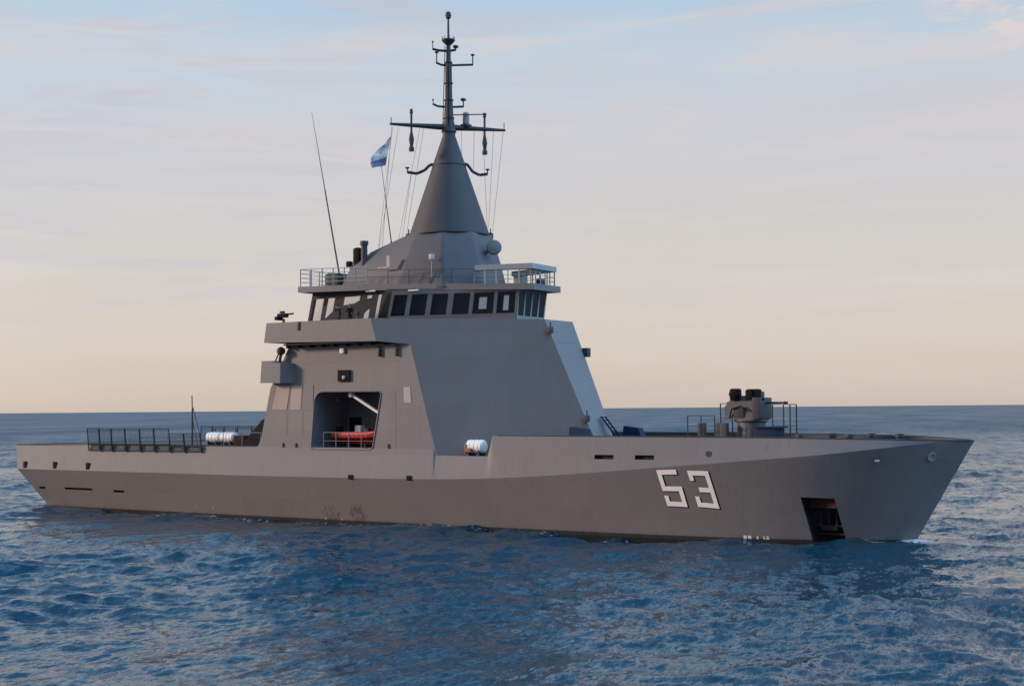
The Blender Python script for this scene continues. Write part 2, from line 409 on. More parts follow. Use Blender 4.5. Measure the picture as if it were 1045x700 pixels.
SLOPE_NEAR, SLOPE_FAR = 1.02, 1.1
def build_sea():
    ax = math.atan2(0.83842, -0.54496)
    az = np.concatenate([np.arange(-46, 46, 0.20), np.arange(46, 314, 2.0)]) * math.pi / 180 + ax
    r = [6.0]
    while r[-1] < 60000: r.append(r[-1] + max(0.11, 0.0042 * r[-1]) if r[-1] < 900 else r[-1] * 1.03)
    r = np.array(r)
    A, Rr = np.meshgrid(az, r, indexing='ij')
    X = CAM.x + Rr * np.cos(A); Y = CAM.y + Rr * np.sin(A)
    wd = ax + 0.30
    Z = np.zeros_like(X); DX = np.zeros_like(X); DY = np.zeros_like(X)
    for n, size, wind, hr, seed, rot, cut, chop in ((1024, 127.0, 2.6, 0.085, 3, 0.0, 0.035, 1.3), (512, 331.0, 5.2, 0.12, 8, 0.5, 0.3, 1.0)):
        t = ocean_tile(n, size, wind, wd + rot, hr, seed, cut)
        fade = 1 / (1 + (Rr * 0.004 / (size / 60))**2)
        Z += sample(t[0], size, X, Y) * fade
        DX += sample(t[1], size, X, Y) * fade * chop; DY += sample(t[2], size, X, Y) * fade * chop
    # gusts: patches of rougher and smoother water
    gust = ocean_tile(256, 700.0, 9.0, wd, 1.0, 21, 4.0)[0]
    g = np.clip(1.0 + 0.28 * sample(gust, 700.0, X, Y), 0.45, 1.6)
    X2 = X + DX * g; Y2 = Y + DY * g; Z = Z * g
    na, nr = X.shape
    co = np.stack([X2, Y2, Z], -1).reshape(-1, 3)
    idx = np.arange(na * nr).reshape(na, nr)
    a = idx; c = np.roll(idx, -1, axis=0)
    q = np.stack([a[:, :-1], a[:, 1:], c[:, 1:], c[:, :-1]], -1).reshape(-1, 4)
    co = np.vstack([co, [[CAM.x, CAM.y, 0]]])
    centre = len(co) - 1
    tri = np.stack([np.full(na, centre), idx[:, 0], c[:, 0]], -1)
    me = bpy.data.meshes.new('sea')
    me.vertices.add(len(co)); me.vertices.foreach_set('co', co.ravel())
    loops = np.concatenate([q.ravel(), tri.ravel()])
    starts = np.concatenate([np.arange(len(q)) * 4, len(q) * 4 + np.arange(len(tri)) * 3])
    me.loops.add(len(loops)); me.loops.foreach_set('vertex_index', loops)
    me.polygons.add(len(starts)); me.polygons.foreach_set('loop_start', starts)
    me.update(calc_edges=True)
    me.polygons.foreach_set('use_smooth', np.ones(len(starts), bool))
    if me.polygons[100].normal.z < 0: me.flip_normals()
    mt = bpy.data.materials.new('sea water'); mt.use_nodes = True
    t = mt.node_tree; t.nodes.clear(); q = NB(t)
    bs = q.n('ShaderNodeBsdfPrincipled'); o = q.n('ShaderNodeOutputMaterial'); q.link(bs.outputs[0], o.inputs[0])
    pos = q.n('ShaderNodeNewGeometry').outputs['Position']
    bs.inputs['Roughness'].default_value = 0.10
    bs.inputs['IOR'].default_value = 1.333
    w = math.degrees(wd)
    mp = q.n('ShaderNodeMapping'); mp.inputs['Rotation'].default_value = (0, 0, -wd); mp.inputs['Scale'].default_value = (1.0, 0.38, 1.0)
    q.link(pos, mp.inputs['Vector'])
    # small ripples as slopes, so that they hold at any distance
    def slopes(scale, det, amp):
        nd = q.n('ShaderNodeTexNoise'); q.link(mp.outputs[0], nd.inputs['Vector'])
        nd.inputs['Scale'].default_value = scale; nd.inputs['Detail'].default_value = det; nd.inputs['Roughness'].default_value = 0.6
        a = q.n('ShaderNodeVectorMath', operation='SUBTRACT'); q.link(nd.outputs['Color'], a.inputs[0]); a.inputs[1].default_value = (.5, .5, .5)
        return q.vmul(a.outputs[0], (amp, amp, 0.0))
    dist = q.n('ShaderNodeVectorMath', operation='DISTANCE'); q.link(pos, dist.inputs[0]); dist.inputs[1].default_value = (0.0, 0.0, 0.0)
    far = q.n('ShaderNodeMapRange'); q.link(dist.outputs['Value'], far.inputs[0])
    far.inputs[1].default_value = 60; far.inputs[2].default_value = 400; far.inputs[3].default_value = SLOPE_NEAR; far.inputs[4].default_value = SLOPE_FAR
    s1 = slopes(0.5, 6.0, 0.9); s2 = slopes(3.2, 4.0, 0.95)
    s3 = slopes(11.0, 3.0, 0.5)
    s23 = q.n('ShaderNodeVectorMath', operation='ADD'); q.link(s2, s23.inputs[0]); q.link(s3, s23.inputs[1])
    sa = q.n('ShaderNodeVectorMath', operation='ADD'); q.link(s1, sa.inputs[0]); q.link(s23.outputs[0], sa.inputs[1])
    sc = q.n('ShaderNodeVectorMath', operation='SCALE'); q.link(sa.outputs[0], sc.inputs[0]); q.link(far.outputs[0], sc.inputs['Scale'])
    nn = q.n('ShaderNodeVectorMath', operation='ADD'); q.link(q.n('ShaderNodeNewGeometry').outputs['Normal'], nn.inputs[0]); q.link(sc.outputs[0], nn.inputs[1])
    nm = q.n('ShaderNodeVectorMath', operation='NORMALIZE'); q.link(nn.outputs[0], nm.inputs[0]); q.link(nm.outputs[0], bs.inputs['Normal'])
    fr = q.n('ShaderNodeMapRange'); q.link(dist.outputs['Value'], fr.inputs[0])
    fr.inputs[1].default_value = 70; fr.inputs[2].default_value = 400; fr.inputs[3].default_value = 0.08; fr.inputs[4].default_value = 0.42
    # broken foam where the stem cuts the water and thin flecks along the side
    def near(cx, cy, rx, ry):
        sp = q.n('ShaderNodeSeparateXYZ'); q.link(pos, sp.inputs[0])
        dx = q.math('DIVIDE', q.math('SUBTRACT', sp.outputs[0], cx), rx); dy = q.math('DIVIDE', q.math('SUBTRACT', sp.outputs[1], cy), ry)
        return q.math('SUBTRACT', 1.0, q.ss(q.math('ADD', q.math('MULTIPLY', dx, dx), q.math('MULTIPLY', dy, dy)), 0.1, 1.0))
    fm = q.math('MAXIMUM', near(40.0, -0.3, 2.2, 1.3), q.math('MULTIPLY', near(37.2, -2.2, 3.0, 0.9), 0.75))
    fm = q.math('MAXIMUM', fm, q.math('MULTIPLY', near(-40.6, -5.4, 1.6, 1.0), 0.8))
    fm = q.math('MAXIMUM', fm, q.math('MULTIPLY', near(-4.0, -6.0, 46.0, 1.7), 0.37))
    fn = q.noise(pos, 2.6, 6.0, 0.7)
    fm = q.ss(q.math('ADD', q.math('MULTIPLY', fm, 0.42), fn), 0.68, 0.86)
    c = q.mix(fm, (0.008, 0.040, 0.064), (0.60, 0.58, 0.60))
    q.link(c, bs.inputs['Base Color'])
    q.link(q.math('ADD', q.math('MULTIPLY', fm, 0.6), q.math('MULTIPLY', fr.outputs[0], q.math('ADD', 0.30, q.math('MULTIPLY', q.noise(q.vmul(mp.outputs[0], (0.35, 1.2, 1.0)), 0.020, 6.0, 0.70), 1.4)))), bs.inputs['Roughness'])
    sea = link('sea', me, None, [mt]); tag(sea, kind='structure')
build_sea()

# ---------------------------------------------------------------- the ship
SHIP = tag(empty('patrol_ship'), 'long grey naval patrol ship numbered 53 with a cone shaped mast on open sea', 'ship')

def build_hull():
    ts = set(i / 150 for i in range(151)) | set(0.9 + 0.1 * i / 40 for i in range(41))
    ts = {t for t in ts if not (0.555 < t < 0.635)}
    ts |= {(x + 43.1) / 87.6 for x in (5.4, 5.8, 6.2, 6.3, 6.8, 7.5, 8.5, 9.5, 10.5, 11.15, 11.25, 11.35, 11.48, 11.6, 12.2)}
    ts = sorted(ts)
    rows = [-0.8, -0.4, 0, .12, .25, .4, .55, .7, .85, 1.0, 1.15, 1.4, 1.7, 2.0]
    bm = bmesh.new(); rings = []
    for t in ts:
        st = [hull_point(t, s) for s in rows[::-1]]
        ring = [bm.verts.new(p) for p in st] + [bm.verts.new((p[0], -p[1], p[2])) for p in st[::-1]]
        rings.append(ring)
    n = len(rings[0])
    for A, B in zip(rings, rings[1:]):
        for i in range(n):
            f = bm.faces.new((A[i], A[(i+1) % n], B[(i+1) % n], B[i])); f.smooth = True
            if i == n - 1: f.material_index = 2; f.smooth = False
    bm.faces.new(rings[0][::-1]); bm.faces.new(rings[-1])
    bmesh.ops.recalc_face_normals(bm, faces=bm.faces)
    me = bpy.data.meshes.new('hull'); bm.to_mesh(me); bm.free()
    return link('hull', me, SHIP, [M['hull'], M['dark'], M['deck']])
hull = build_hull()
CM = [M['hull'], M['dark'], M['deck']]
cut = []
# forecastle well behind the bulwark
xs = np.linspace(12.5, 42.3, 40)
side = [(x, -max(0.12, pw(BD, x) - 0.16 - 0.45 * max(0, (x - 36) / 6))) for x in xs]
k = MB(); k.mi = 2; k.prism(side + [(x, -y) for x, y in side[::-1]], 6.12, 9.0); cut.append(k.build('cutter', CM))
# anchor pocket and the matching one to port
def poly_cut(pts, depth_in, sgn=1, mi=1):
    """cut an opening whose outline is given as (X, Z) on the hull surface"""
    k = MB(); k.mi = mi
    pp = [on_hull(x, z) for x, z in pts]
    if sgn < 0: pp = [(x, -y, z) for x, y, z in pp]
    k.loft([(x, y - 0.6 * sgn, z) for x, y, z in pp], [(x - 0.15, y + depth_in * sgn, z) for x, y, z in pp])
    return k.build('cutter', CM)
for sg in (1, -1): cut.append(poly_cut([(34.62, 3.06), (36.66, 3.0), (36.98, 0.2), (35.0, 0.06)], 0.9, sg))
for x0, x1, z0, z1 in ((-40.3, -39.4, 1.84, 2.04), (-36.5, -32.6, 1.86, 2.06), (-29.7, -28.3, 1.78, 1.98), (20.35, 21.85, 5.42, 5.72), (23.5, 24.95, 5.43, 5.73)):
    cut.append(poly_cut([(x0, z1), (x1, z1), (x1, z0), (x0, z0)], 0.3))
bake(hull, cut, 11)

def hull_normal(x, z):
    p = Vector(on_hull(x, z)); a = Vector(on_hull(x + 0.05, z)); c = Vector(on_hull(x, z + 0.05))
    n = (a - p).cross(c - p).normalized()
    return p, (n if n.y < 0 else -n)
def hull_patch(mb, corners, rects, off, du=0, dv=0):
    """thin plates following the plating; corners TL, TR, BR, BL as (X, Z)"""
    tl, tr, br, bl = [Vector(c) for c in corners]
    for u0, u1, v0, v1 in rects:
        nu, nv = max(1, round((u1-u0) * 8)), max(1, round((v1-v0) * 10))
        g = []
        for i in range(nu + 1):
            row = []
            for j in range(nv + 1):
                u = u0 + (u1-u0) * i / nu + du; v = v0 + (v1-v0) * j / nv + dv
                q = (bl.lerp(br, u)).lerp(tl.lerp(tr, u), v)
                p, n = hull_normal(q.x, q.y)
                row.append(mb.bm.verts.new(p + n * off))
            g.append(row)
        for i in range(nu):
            for j in range(nv): mb._f((g[i][j], g[i+1][j], g[i+1][j+1], g[i][j+1]))
FIVE = [(0, .95, .87, 1), (0, .2, .55, .87), (0, 1, .42, .55), (.8, 1, .13, .42), (0, 1, 0, .13), (0, .2, .13, .29)]
THREE = [(0, 1, .87, 1), (0, .2, .72, .87), (.8, 1, .55, .87), (.3, 1, .42, .55), (.8, 1, .13, .42), (0, 1, 0, .13), (0, .2, .13, .29)]
for rects, cs in ((FIVE, [(25.02, 4.74), (26.52, 4.80), (26.88, 2.24), (25.42, 2.28)]), (THREE, [(27.24, 4.74), (28.70, 4.72), (29.12, 2.18), (27.64, 2.28)])):
    k = MB(); hull_patch(k, cs, rects, 0.008); d = k.build('hull_number', M['numeral'], hull, fix=False)
    k = MB(); hull_patch(k, cs, rects, 0.004, 0.075, -0.03); k.build('number_shadow', M['black'], d, fix=False)
for j, (x0, x1) in enumerate(((30.5, 30.72), (30.8, 31.02), (31.35, 31.5), (31.8, 31.92), (31.98, 32.2))):     # draught marks low on the bow
    k = MB(); hull_patch(k, [(x0, .42), (x1, .42), (x1, .2), (x0, .2)], [(0, 1, 0, 1)] if j in (0, 1) else [(0, 1, 0, .35), (0.3, .8, .35, 1)], 0.012); k.build('draught_mark', M['white'], hull, fix=False)
for x0 in (-19.8, -17.75, -5.3, -3.6):
    k = MB(); hull_patch(k, [(x0, .95 if x0 < -10 else .42), (x0 + .2, .95 if x0 < -10 else .42), (x0 + .2, .7 if x0 < -10 else .2), (x0, .7 if x0 < -10 else .2)], [(0, .5, 0, 1), (.5, 1, .2, .6)], 0.012); k.build('draught_mark', M['pale'], hull, fix=False)
for x, z in ((-41.4, 4.1), (-37.1, 4.12), (-32.5, 4.1), (-1.6, 3.74), (4.15, 3.78)):       # fairleads on the knuckle
    p, n = hull_normal(x, z); k = MB()
    h = 0.62 if x < -10 else 0.36
    k.box(p + n * 0.02, (0.46, 0.12, h), bev=0.04); k.mi = 1; k.box(p + n * 0.06, (0.26, 0.06, h - .18))
    k.build('fairlead', [M['black'], M['black']], hull)
p, n = hull_normal(28.8, 5.86); k = MB(); k.lathe(p - n * .02, [(.20, 0), (.20, .05), (.13, .05), (.13, .03)], 16, n); k.build('hawsehole', M['gear'], hull)
p, n = hull_normal(39.47, 5.7); k = MB(); k.box(p + n * .03, (.34, .1, .3), bev=.03); k.mi = 1; k.box(p + n * .05 + Vector((0, 0, -.2)), (.3, .08, .12)); k.build('bow_fairlead', [M['gear'], M['pale']], hull)
p, n = hull_normal(42.3, 5.7); k = MB(); k.lathe(p, [(.30, 0), (.30, .07), (.22, .07), (.22, .01)], 18, n); k.build('bow_hawse_ring', M['pale'], hull)
# anchor lying in its pocket
k = MB(); c = Vector((35.9, on_hull(35.9, 1.6)[1] + .75, 1.6))
k.box(c + Vector((0, 0, .25)), (.22, .2, 1.6), bev=.04); k.box(c + Vector((0, -.05, -.6)), (1.15, .3, .32), bev=.06)
k.loft([c + Vector((-.62, -.2, -.5)), c + Vector((-.40, -.2, -.5)), c + Vector((-.40, .1, -.5)), c + Vector((-.62, .1, -.5))], [c + Vector((-.56, -.15, .55)), c + Vector((-.50, -.15, .55)), c + Vector((-.50, 0, .55)), c + Vector((-.56, 0, .55))])
k.loft([c + Vector((.40, -.2, -.5)), c + Vector((.62, -.2, -.5)), c + Vector((.62, .1, -.5)), c + Vector((.40, .1, -.5))], [c + Vector((.50, -.15, .55)), c + Vector((.56, -.15, .55)), c + Vector((.56, 0, .55)), c + Vector((.50, 0, .55))])
k.build('anchor', M['dark'], hull)
for z, hh in ((2.66, .62), (1.15, .1), (.6, .1)):
    x = 35.75 + .12 * (2.9 - z); y = on_hull(x, z)[1]
    k = MB(); k.box((x, y + .46, z), (1.9, .12, hh)); k.build('pocket_beam', M['rust'], hull)
# capping rail along the deck edge
for sg in (1, -1):
    for xs_, dy in ((np.linspace(12.1, 44.3, 60), .02), (np.linspace(-43.0, -12.2, 30), 0)):
        k = MB(); k.path([Vector((x, -sg * (pw(BD, x) - dy), ZD(x) + .03)) for x in xs_], .045); k.build('capping_rail', M['gear'], hull)
k = MB(); k.tube((-43.06, -6.5, 5.95), (-43.06, 6.5, 5.95), .05); k.build('transom_rail', M['gear'], hull)
# ---- superstructure block with the boat bay
def XA(z): return pw([(5.4, -12.2), (5.9, -11.95), (6.3, -11.65), (6.9, -11.4), (10.8, -10.42), (14.6, -8.1)], z)
def XB(z): return 3.498 - .2895 * (z - 15.8)
def FC(z):                                        # starboard front corner
    f = (z - 6.89) / (15.72 - 6.89); return (17.08 + (13.32 - 17.08) * f, -1.52 + (-2.08 + 1.52) * f)
bm = bmesh.new(); rings = []
for i, z in enumerate((5.4, 5.9, 6.3, 6.9, 10.8, 14.0)):
    zt = 14.62 if i == 5 else z
    a, b_, (cx, cy) = XA(zt), XB(z), FC(z)
    st = [(a, -6.72, zt), (b_, -6.72, z), (cx, cy, z)]
    rings.append([bm.verts.new(p) for p in st] + [bm.verts.new((p[0], -p[1], p[2])) for p in st[::-1]])
for A, B in zip(rings, rings[1:]):
    for i in range(6): bm.faces.new((A[i], A[(i+1) % 6], B[(i+1) % 6], B[i]))
bm.faces.new(rings[0][::-1]); bm.faces.new(rings[-1]); bmesh.ops.recalc_face_normals(bm, faces=bm.faces)
me = bpy.data.meshes.new('superstructure'); bm.to_mesh(me); bm.free()
SS = [M['grey'], M['bay']]
sup = link('superstructure', me, SHIP, SS)
def round_poly(pts, r, n=4):
    out = []
    for i, p in enumerate(pts):
        p = Vector(p); a = (Vector(pts[i-1]) - p).normalized() * r; c = (Vector(pts[(i+1) % len(pts)]) - p).normalized() * r
        for j in range(n + 1):
            t = j / n; out.append(tuple(p + a * (1-t)**2 + c * t**2))
    return out
BAY = [(-5.05, 10.48), (-5.62, 10.0), (-6.02, 5.86), (0.30, 5.86), (1.24, 10.42)]
bay_o = round_poly(BAY, .35)
k = MB(); k.mi = 1; k.slab_y(bay_o, -7.2, -2.4); c1 = k.build('cutter', SS)
k = MB(); k.mi = 1; k.slab_y([(x, z) for x, z in bay_o], 7.2, 2.4); c2 = k.build('cutter', SS)
bake(sup, [c1, c2])
W = -6.72
def wall_plate(name, pts, th, mat, parent=sup, bev=False):
    k = MB(); k.slab_y(pts, W - th, W + .01); return k.build(name, mat, parent)
# bay edging, shutters, louvre, access hatches
k = MB(); k.path([Vector((x, W - .02, z)) for x, z in bay_o + bay_o[:1]], .05); k.build('bay_coaming', M['grey'], sup)
wall_plate('shutter_panel', [(-9.66, 10.98), (-10.25, 9.05), (-8.62, 9.05), (-8.22, 10.98)], .03, M['panel_sheen'])
wall_plate('shutter_panel', [(-8.05, 10.98), (-8.30, 9.05), (-7.12, 9.05), (-6.92, 10.98)], .03, M['panel_sheen'])
p3 = wall_plate('shutter_panel', [(-6.74, 11.0), (-6.95, 9.05), (-5.78, 9.05), (-5.75, 11.0)], .03, M['grey'])
wall_plate('vent_panel', [(3.37, 10.70), (3.45, 9.50), (4.12, 9.50), (4.02, 10.70)], .03, M['pale'])
wall_plate('junction_box', [(-3.08, 12.15), (-3.08, 11.25), (-1.9, 11.25), (-1.9, 12.15)], .16, M['black'])
k = MB(); k.lathe((-2.4, W - .16, 11.55), [(.16, 0), (.16, .1), (.1, .14)], 12, (0, -1, 0)); k.build('box_lamp', M['pale'], sup)
k = MB(); k.box((-2.66, W - .08, 13.68), (.42, .2, .42), bev=.05); k.build('wall_lamp', M['white'], sup)
for x in (1.1, 2.78):
    k = MB(); k.box((x, W - .1, 13.42), (.16, .24, .62), bev=.03); k.lathe((x, W - .16, 13.78), [(.11, 0), (.13, .06), (.02, .2)], 10); k.build('deck_light', M['gear'], sup)
# faint plate seams on the side and the forward faces
k = MB()
for x in (-8.6, -6.9):
    k.box((x, W - .004, 8.0), (.03, .02, 2.0))
k.box((-2.4, W - .004, 12.75), (11.0, .02, .025)); k.box((2.6, W - .004, 8.2), (.025, .02, 4.4)); k.build('weld_seam', M['grey'], sup)
# handholds, ladder and fittings on the front
def front_pt(u, z):                               # u -1 starboard .. 1 port
    x, y = FC(z); return Vector((x, -y * u, z))
for z in (14.9, 8.2):
    k = MB(); p = front_pt(-1, z); k.box(p + Vector((.15, -.1, 0)), (.4, .35, .5), bev=.05); k.tube(p + Vector((.2, -.15, .2)), p + Vector((.2, -.15, .6)), .06)
    k.build('navigation_lamp', M['gear'], sup)
k = MB(); p = front_pt(1, 13.3); k.box(p + Vector((.15, .2, 0)), (.5, .55, .7), bev=.06); k.build('port_navigation_lamp', M['gear'], sup)
k = MB(); a, c = front_pt(.35, 8.3) + Vector((.35, 0, 0)), front_pt(.35, 6.2) + Vector((.35, 0, 0))
k.tube(a + Vector((0, -.3, 0)), c + Vector((.9, -.3, 0)), .07); k.tube(a + Vector((0, .3, 0)), c + Vector((.9, .3, 0)), .07)
for i in range(9):
    q = a.lerp(c + Vector((.9, 0, 0)), i / 8); k.box(q, (.25, .62, .06))
k.build('front_ladder', M['blue'], sup)

for x in (-9.0, -7.6, -.4, 1.9):
    k = MB(); k.tube((x, W - .06, 6.35), (x, W - .06, 6.0), .05, n=6); k.build('drain_pipe', M['gear'], sup)
# sponson by the aft corner
k = MB()
k.loft([(-10.7, -7.62, 11.25), (-8.55, -7.62, 11.2), (-7.72, -6.6, 11.2), (-10.3, -6.6, 11.25)], [(-10.55, -7.62, 13.05), (-8.5, -7.62, 12.8), (-7.65, -6.6, 12.8), (-9.2, -6.6, 13.05)])
sp = k.build('sponson', M['grey'], sup)
k = MB(); k.tube((-9.1, -7.1, 12.8), (-8.9, -7.1, 13.6), .12); k.lathe((-8.9, -7.1, 13.5), [(.1, 0), (.32, .15), (.36, .35), (.3, .55), (.05, .68)], 14); k.tube((-9.6, -7.1, 12.9), (-9.05, -7.1, 13.8), .06); k.build('searchlight', M['gear'], sp)

# ---- bridge deck with its wings
def ztop(x): return 16.12 if x < 1 else 16.12 - .031 * (x - 1)
bot = [(-10.12, -7.8, 14.52), (1.58, -7.8, 14.27), (XB(13.98) , -6.72 - .004, 13.98), (FC(13.98)[0], FC(13.98)[1], 13.98)]
fx, fy = FC(15.74)
top = [(-9.84, -7.8, 16.12), (1.02, -7.8, 16.06), (1.6, -7.53, 16.03), (fx, fy, 15.74)]
mir = lambda L_: L_ + [(x, -y, z) for x, y, z in L_[::-1]]
k = MB(); k.loft(mir(bot), mir(top)); BD_M = [M['grey'], M['deck']]
bdk = k.build('bridge_deck', BD_M, SHIP)
k = MB(); k.mi = 1
ins = [(-9.7, -7.66), (0.95, -7.66), (12.9, -1.95)]
k.prism(ins + [(x, -y) for x, y in ins[::-1]], 15.25, 18); bake(bdk, [k.build('cutter', BD_M)])
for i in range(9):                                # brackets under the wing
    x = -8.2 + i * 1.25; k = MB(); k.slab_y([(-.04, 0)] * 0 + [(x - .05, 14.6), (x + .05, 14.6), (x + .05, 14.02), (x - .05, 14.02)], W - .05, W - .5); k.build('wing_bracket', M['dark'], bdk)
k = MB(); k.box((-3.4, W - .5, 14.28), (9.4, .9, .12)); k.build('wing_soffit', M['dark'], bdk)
k = MB(); k.box((-6.35, -7.84, 15.75), (.18, .12, .7), bev=.03); k.build('wing_light', M['gear'], bdk)
# small machine gun on the wing
mg = empty('machine_gun', (0, 0, 0), parent=SHIP)
k = MB(); k.lathe((-8.6, -7.1, 15.25), [(.22, 0), (.12, .1), (.1, 1.2)], 10); k.build('gun_stand', M['gear'], mg)
k = MB(); k.box((-8.7, -7.1, 16.72), (1.0, .32, .34), bev=.04); k.box((-9.15, -7.1, 16.5), (.3, .7, .3), bev=.03); k.box((-8.75, -7.1, 17.0), (.4, .2, .16)); k.build('gun_receiver', M['black'], mg)
k = MB(); k.tube((-8.2, -7.1, 16.8), (-7.55, -7.1, 16.84), .07); k.build('gun_barrel', M['black'], mg)

# ---- wheelhouse
B0 = [(-8.15, -5.0, 15.2), (0.45, -5.25, 15.2), (10.60, -1.98, 15.2)]
B1 = [(-7.30, -5.0, 18.75), (1.45, -5.5, 18.45), (10.95, -2.1, 18.2)]
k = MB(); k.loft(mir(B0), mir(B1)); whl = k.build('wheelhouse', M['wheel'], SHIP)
def face(a0, b0, a1, b1, zlo, zhi):
    a0, b0, a1, b1 = map(Vector, (a0, b0, a1, b1))
    n = (b0 - a0).cross(a1 - a0).normalized()
    if n.dot(Vector((0, -1, 0))) < 0 and abs(n.y) > .3: n = -n
    if abs(n.y) <= .3 and n.x < 0: n = -n
    def f(u, v, off=0.0):
        z = zlo + (zhi - zlo) * v
        p = a0.lerp(a1, (z - a0.z) / (a1.z - a0.z)); q = b0.lerp(b1, (z - b0.z) / (b1.z - b0.z))
        return p.lerp(q, u) + n * off
    return f
def plate(mb, f, u0, u1, v0, v1, o0, o1):
    P_ = [(u0, v0), (u1, v0), (u1, v1), (u0, v1)]
    mb.loft([f(u, v, o0) for u, v in P_], [f(u, v, o1) for u, v in P_])
fcs = face(B0[1], B0[2], B1[1], B1[2], 15.9, 18.16)
wins = [(.020, .130), (.165, .292), (.330, .457), (.500, .630), (.660, .820), (.845, .985)]
for sg in (1, -1):
    for u0, u1 in wins:
        k = MB(); plate(k, fcs, u0, u1, .20, .925, -.01, .012); o = k.build('window', M['glass'], whl)
        if sg < 0:
            for v in o.data.vertices: v.co.y = -v.co.y
            o.data.flip_normals()
    k = MB(); plate(k, fcs, 0, 1, -.2, .198, -.02, .055); plate(k, fcs, 0, 1, .927, 1.06, -.02, .055)
    edges = [0.0] + [e for w_ in wins for e in w_] + [1.0]
    for i in range(0, len(edges), 2): plate(k, fcs, edges[i], edges[i+1], .198, .927, -.02, .055)
    o = k.build('window_frame', M['grey'], whl)
    if sg < 0:
        for v in o.data.vertices: v.co.y = -v.co.y
        o.data.flip_normals()
# pale strips set just in front of two of the forward panes
k = MB(); plate(k, fcs, .705, .765, .36, .76, .016, .022); k.build('window_strip', M['tone'], whl)
k = MB(); plate(k, fcs, .895, .935, .30, .80, .016, .022); k.build('window_strip', M['tone'], whl)
ff = face(B0[2], (B0[2][0], -B0[2][1], B0[2][2]), B1[2], (B1[2][0], -B1[2][1], B1[2][2]), 15.9, 18.16)
for i in range(4):
    k = MB(); plate(k, ff, .03 + i * .245, .03 + i * .245 + .20, .12, .96, -.01, .012); k.build('front_window', M['glass'], whl)
k = MB(); plate(k, ff, 0, 1, -.2, .118, -.02, .055); plate(k, ff, 0, 1, .962, 1.06, -.02, .055)
for a, c in ((0, .03), (.23, .275), (.475, .52), (.72, .765), (.965, 1.0)): plate(k, ff, a, c, .118, .962, -.02, .055)
k.build('front_window_frame', M['pale'], whl)
fsd = face(B0[0], B0[1], B1[0], B1[1], 15.9, 18.2)
for sg in (1, -1):
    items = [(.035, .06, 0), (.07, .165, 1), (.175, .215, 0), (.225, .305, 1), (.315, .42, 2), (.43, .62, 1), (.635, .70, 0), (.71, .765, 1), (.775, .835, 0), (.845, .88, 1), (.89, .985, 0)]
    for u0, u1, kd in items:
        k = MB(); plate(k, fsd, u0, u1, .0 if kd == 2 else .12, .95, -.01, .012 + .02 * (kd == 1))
        o = k.build(('side_window', 'sky_sheen_pane', 'wheelhouse_door')[kd], (M['black'], M['tone'], M['black'])[kd], whl)  # pale panes carry the reflected sky as plain colour
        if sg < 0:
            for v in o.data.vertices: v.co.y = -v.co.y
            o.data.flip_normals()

# ---- wheelhouse roof, rails and canopy
def zr(x): return 18.42 - .028 * x
rb = [(-8.05, -6.0), (-1.0, -6.0), (12.3, -2.0)]
outl = rb + [(x, -y) for x, y in rb[::-1]]
k = MB(); k.loft([(x, y, zr(x)) for x, y in outl], [(x, y, zr(x) + .48) for x, y in outl]); roof = k.build('wheelhouse_roof', M['grey'], SHIP)
rt = lambda x, y: Vector((x, y, zr(x) + .48))
k = MB(); k.rail([rt(-.9, -5.85), rt(-7.9, -5.85), rt(-7.9, 5.85), rt(-.9, 5.85)], 1.42, .035, 4, 1.15, .05); k.build('roof_railing', M['pale'], roof)
k = MB(); k.rail([rt(-.9, -5.85), rt(7.6, -3.3)], 1.15, .02, 2, 1.7, .03); k.build('chamfer_railing', M['mast'], roof)
e0, e1, e2 = Vector((7.7, -3.25, 0)), Vector((12.15, -1.9, 0)), Vector((12.0, 1.9, 0))
cz0, cz1 = 19.72, 20.12
k = MB()
oc = [e0, e1, e2, Vector((7.7, 3.25, 0)), Vector((7.3, 2.6, 0)), Vector((11.3, 1.4, 0)), Vector((11.3, -1.4, 0)), Vector((7.3, -2.6, 0))]
k.loft([(p.x, p.y, cz0) for p in oc], [(p.x, p.y, cz1) for p in oc]); can = k.build('canopy', M['pale'], roof)
k = MB()
for a, c, n in ((e0, e1, 5), (e1, e2, 5), (e2, Vector((7.7, 3.25, 0)), 5)):
    for i in range(n + 1):
        p = a.lerp(c, i / n); p = p * .985; k.tube((p.x, p.y, zr(p.x) + .46), (p.x, p.y, cz0 + .02), .05)
    for z in (18.95, 19.3):
        k.tube((a.x * .985, a.y * .985, z), (c.x * .985, c.y * .985, z), .022)
k.build('canopy_post', M['pale'], can)
k = MB(); k.box((10.6, -1.2, 18.9), (.9, .7, .8), bev=.06); k.build('roof_locker', M['pale'], roof)
k = MB(); k.box((11.3, .6, 18.8), (.5, .6, .7), bev=.06); k.build('roof_box', M['gear'], roof)
k = MB(); k.box((3.2, -5.15, zr(3) - .06), (.9, .2, .08)); k.build('soffit_lamp', M['white'], roof)
k = MB(); k.box((-.6, -5.75, zr(-.6) - .06), (.9, .2, .08)); k.build('soffit_lamp', M['white'], roof)

